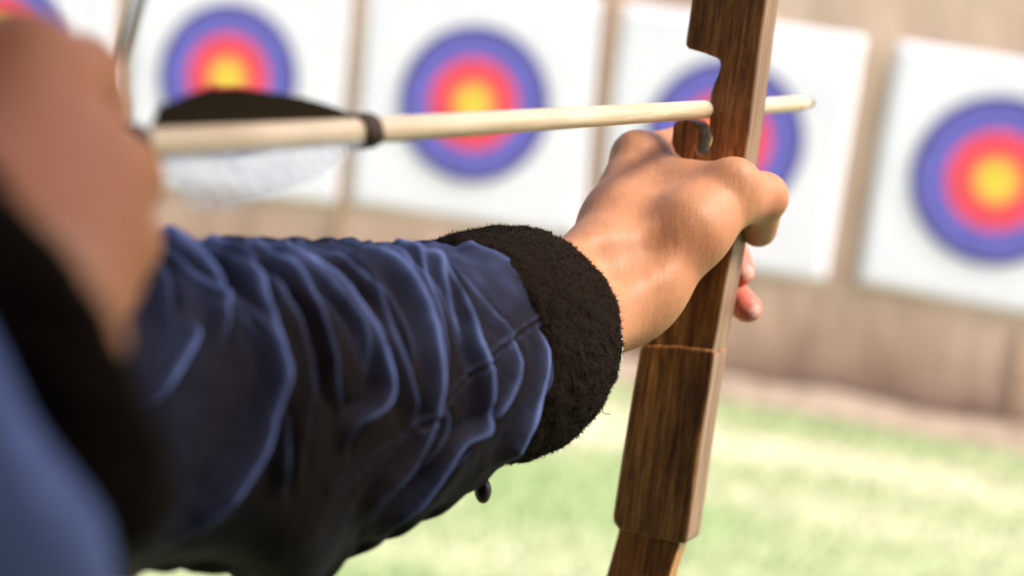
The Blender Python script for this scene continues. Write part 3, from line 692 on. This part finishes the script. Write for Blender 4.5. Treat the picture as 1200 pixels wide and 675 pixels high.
# seam line
seam = Z([(907, 163), (850, 200), (780, 255), (735, 303), (690, 345), (630, 395), (590, 425), (530, 465), (470, 500)])
d, tb, sg = dist_poly(seam); disp += fw*(-.0006*np.exp(-(d/1.3)**2)+.0006*np.exp(-((d-4)/2.5)**2)); cloth_light -= fw*.22*np.exp(-(d/1.6)**2)
cloth_light += fw*.16*np.exp(-((d-4.5)/2.5)**2)*(.6+.4*np.sin(tb*150))
disp += .00025*vnoise(P0, 260)
# paler mottled tone, broader on the upper side towards the hem
up_ = np.clip(.55-(qy-300)/260, 0, 1)*np.clip((qx-150)/250, .25, 1); cloth_light += (.06+.38*np.clip((qx-430)/120, 0, 1))*up_*fw*(.7+.7*vnoise(P0, 60)+.3*vnoise(P0, 190))+.04*np.clip((qx-330)/200, 0, 1)*fw*np.clip(1-(qy-300)/270, 0, 1)*(1+vnoise(P0, 50))
cloth_light += fw*.13*np.clip((330-qx)/120, 0, 1)*(1+.6*vnoise(P0, 30))
cloth_light += .30*np.exp(-((facing-.12)/.16)**2)*np.clip(-st[..., 0], 0, 1)*(1+.5*vnoise(P0, 40))  # light rim painted along the upper edge
cloth_light = np.clip(cloth_light, .0, 1)
hem = np.clip((sl-.985)/.015, 0, 1); disp = disp*(1-.6*hem)-.0035*hem**2
Pm = P0+Nr*disp[..., None]
# turn the hem inwards
inn = [Pm[-1]-(Pm[-1]-Cx[-1])*.05-T[-1]*.0015, Pm[-1]-(Pm[-1]-Cx[-1])*.12-T[-1]*.012]
Vs = np.vstack([Pm.reshape(-1, 3)]+inn)
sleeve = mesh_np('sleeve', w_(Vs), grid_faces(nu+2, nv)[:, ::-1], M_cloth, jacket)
attr(sleeve, 'cloth_light', np.concatenate([cloth_light.ravel(), np.zeros(2*nv)]))

# --- fleece cuffs
def cuff(c_a, c_b, prof, cen, ecc, e2h, nfib, seed):
    """prof: (s along axis in m, r) closed-ish profile"""
    ax_ = (c_b-c_a); ax_ /= np.linalg.norm(ax_); h2 = e2h-ax_*(ax_@e2h); h2 /= np.linalg.norm(h2); h1 = np.cross(h2, ax_)
    pr_ = spline(prof, 90); nv_ = 360; th_ = np.linspace(0, 2*np.pi, nv_, endpoint=False)
    rad_ = (ecc[0]*np.cos(th_)[None, :, None]*h1+ecc[1]*np.sin(th_)[None, :, None]*h2)
    P = c_a+pr_[:, 0][:, None, None]*ax_+pr_[:, 1][:, None, None]*rad_
    nrm = np.cross(np.gradient(P, axis=0), np.gradient(P, axis=1)); nrm /= np.linalg.norm(nrm, axis=2)[..., None]+1e-12
    if np.mean(np.einsum('ijk,ijk->ij', nrm[:30], rad_.repeat(30, 0))) < 0: nrm = -nrm
    P = P+nrm*(.0013*vnoise(P, 45)+.0008*vnoise(P, 220)+.0005*vnoise(P, 520)+.0003*vnoise(P, 900))[..., None]
    V = P.reshape(-1, 3); F = grid_faces(90, nv_)
    r2 = np.random.default_rng(seed); ids = r2.integers(0, 70*nv_, nfib); nf = nrm.reshape(-1, 3)[ids]; pf = V[ids]
    L = r2.uniform(.0004, .0010, nfib)[:, None]; j = r2.normal(0, .8, (nfib, 3)); d1 = nf+j*.6; d1 /= np.linalg.norm(d1, axis=1)[:, None]; d2 = nf*.2+j+r2.normal(0, .8, (nfib, 3)); d2 /= np.linalg.norm(d2, axis=1)[:, None]
    q0, q1, q2 = pf-nf*.0004, pf+d1*L, pf+d1*L+d2*L*.7; s_ = np.cross(d1, d2); s_ /= np.linalg.norm(s_, axis=1)[:, None]+1e-9; wv2 = .00013
    FV = np.stack([q0-s_*wv2, q0+s_*wv2, q1+s_*wv2, q1-s_*wv2, q2+s_*wv2*.6, q2-s_*wv2*.6], 1).reshape(-1, 3); k = np.arange(nfib)[:, None]*6+len(V)
    FF = np.vstack([k+np.array([[0, 1, 2, 3]]), k+np.array([[3, 2, 4, 5]])])
    return np.vstack([V, FV]), np.vstack([F, FF])
ca = px(556, 408, .790); cb_ = px(614, 396, .826)
V, F = cuff(ca, cb_, [(-.020, .036), (-.012, .044), (.000, .0466), (.012, .0482), (.026, .0483), (.037, .0466), (.0435, .0428), (.0455, .0385), (.040, .033), (.025, .031), (.0, .030)], None, (1.0, .985), Yd, 16000, 3)
cf = mesh_np('cuff', w_(V), F, M_fleece, jacket)
# loose threads at the lower rim
for i in range(3):
    x = rng.uniform(625, 715); y = 532-(x-605)**2/165+rng.uniform(-6, 0); a = px(x, y, .835); P = spline([a, a+np.array([.002, .0015+.001*rng.random(), 0]), a+np.array([.0015+rng.normal()*.002, .004, 0]), a+np.array([.004+rng.normal()*.002, .0045, 0])], 14)
    if i % 4: P = a+(P-a)*.45
    V, F = tube(w_(P), .00016*np.ones(14), 5); mesh_np('loose_thread', V, F, M_fleece, cf)
# button tab under the sleeve
bc = px(566, 575, .795); V, F = surf_nets(sdf_list([('e', bc, I3, (.0034, .0052, .0036), .001), (bc+np.array([-.002, -.006, 0]), bc, .0022, .0022, .002)]), bc-.014, bc+.012, .0006); mesh_np('button', w_(V), F, M_button, jacket)

# --- drawing-arm cuff and sleeve (close to the lens, very soft)
re_c = np.array([-.25, .12, .27]); rim = px(44, 366, .36); ra_ = rim-re_c; rl = np.linalg.norm(ra_); ra_ /= rl
V, F = cuff(rim-ra_*.03, rim, [(.004, .034), (.008, .040), (.014, .0435), (.018, .0442), (.024, .0440), (.029, .042), (.030, .037), (.026, .033), (.006, .031)], None, (1.0, 1.0), Yd, 3000, 5)
mesh_np('cuff', w_(V), F, M_fleece, jacket)
pth = spline([rim-ra_*.016, rim-ra_*.026, rim-ra_*.06, re_c, CW.T @ (rs*.45+RE*.55-C0), CW.T @ (rs-C0)], 160)
rad2 = np.interp(np.linspace(0, 1, 160), [0, .04, .2, .45, .6, .7, 1], [.041, .0475, .056, .058, .062, .062, .072])
V, F = tube(w_(pth), rad2, 160, False); V = V+(.0035*vnoise(V, 26)+.002*vnoise(V, 50))[:, None]*.7
sl2 = mesh_np('sleeve', V, F, M_cloth, jacket); attr(sl2, 'cloth_light', 1.05+.25*vnoise(V, 12))  # near sleeve: its bright lit blue is put into the colour
# upper part of the bow sleeve to the shoulder
pth = spline([w_(Cx[0])+(w_(Cx[30])-w_(Cx[0])), w_(Cx[0]), w_(Cx[0])*.5+ls*.5, ls], 60); V, F = tube(pth, np.interp(np.linspace(0, 1, 60), [0, .3, 1], [.056, .058, .072]), 120, False)
up2 = mesh_np('sleeve', V, F, M_cloth, jacket); attr(up2, 'cloth_light', .15*np.ones(len(V)))

# --- bracelet
wa = px(738, 362, .885)-px(650, 385, .845); wa /= np.linalg.norm(wa); bcn = px(671, 397, .850); h2 = Yd-wa*(wa@Yd); h2 /= np.linalg.norm(h2); h1 = np.cross(h2, wa)
th_ = np.linspace(0, 2*np.pi, 90); 
for k in range(1):
    P = bcn+.0252*np.cos(th_)[:, None]*h1+.0272*np.sin(th_)[:, None]*h2
    V, F = tube(w_(P), .0013+.0004*np.cos(th_*45), 10, False); br = mesh_np('bracelet', V, F, M_silver); tag(br, 'thin silver bracelet on the wrist, peeking out under the black fleece cuff', 'bracelet')
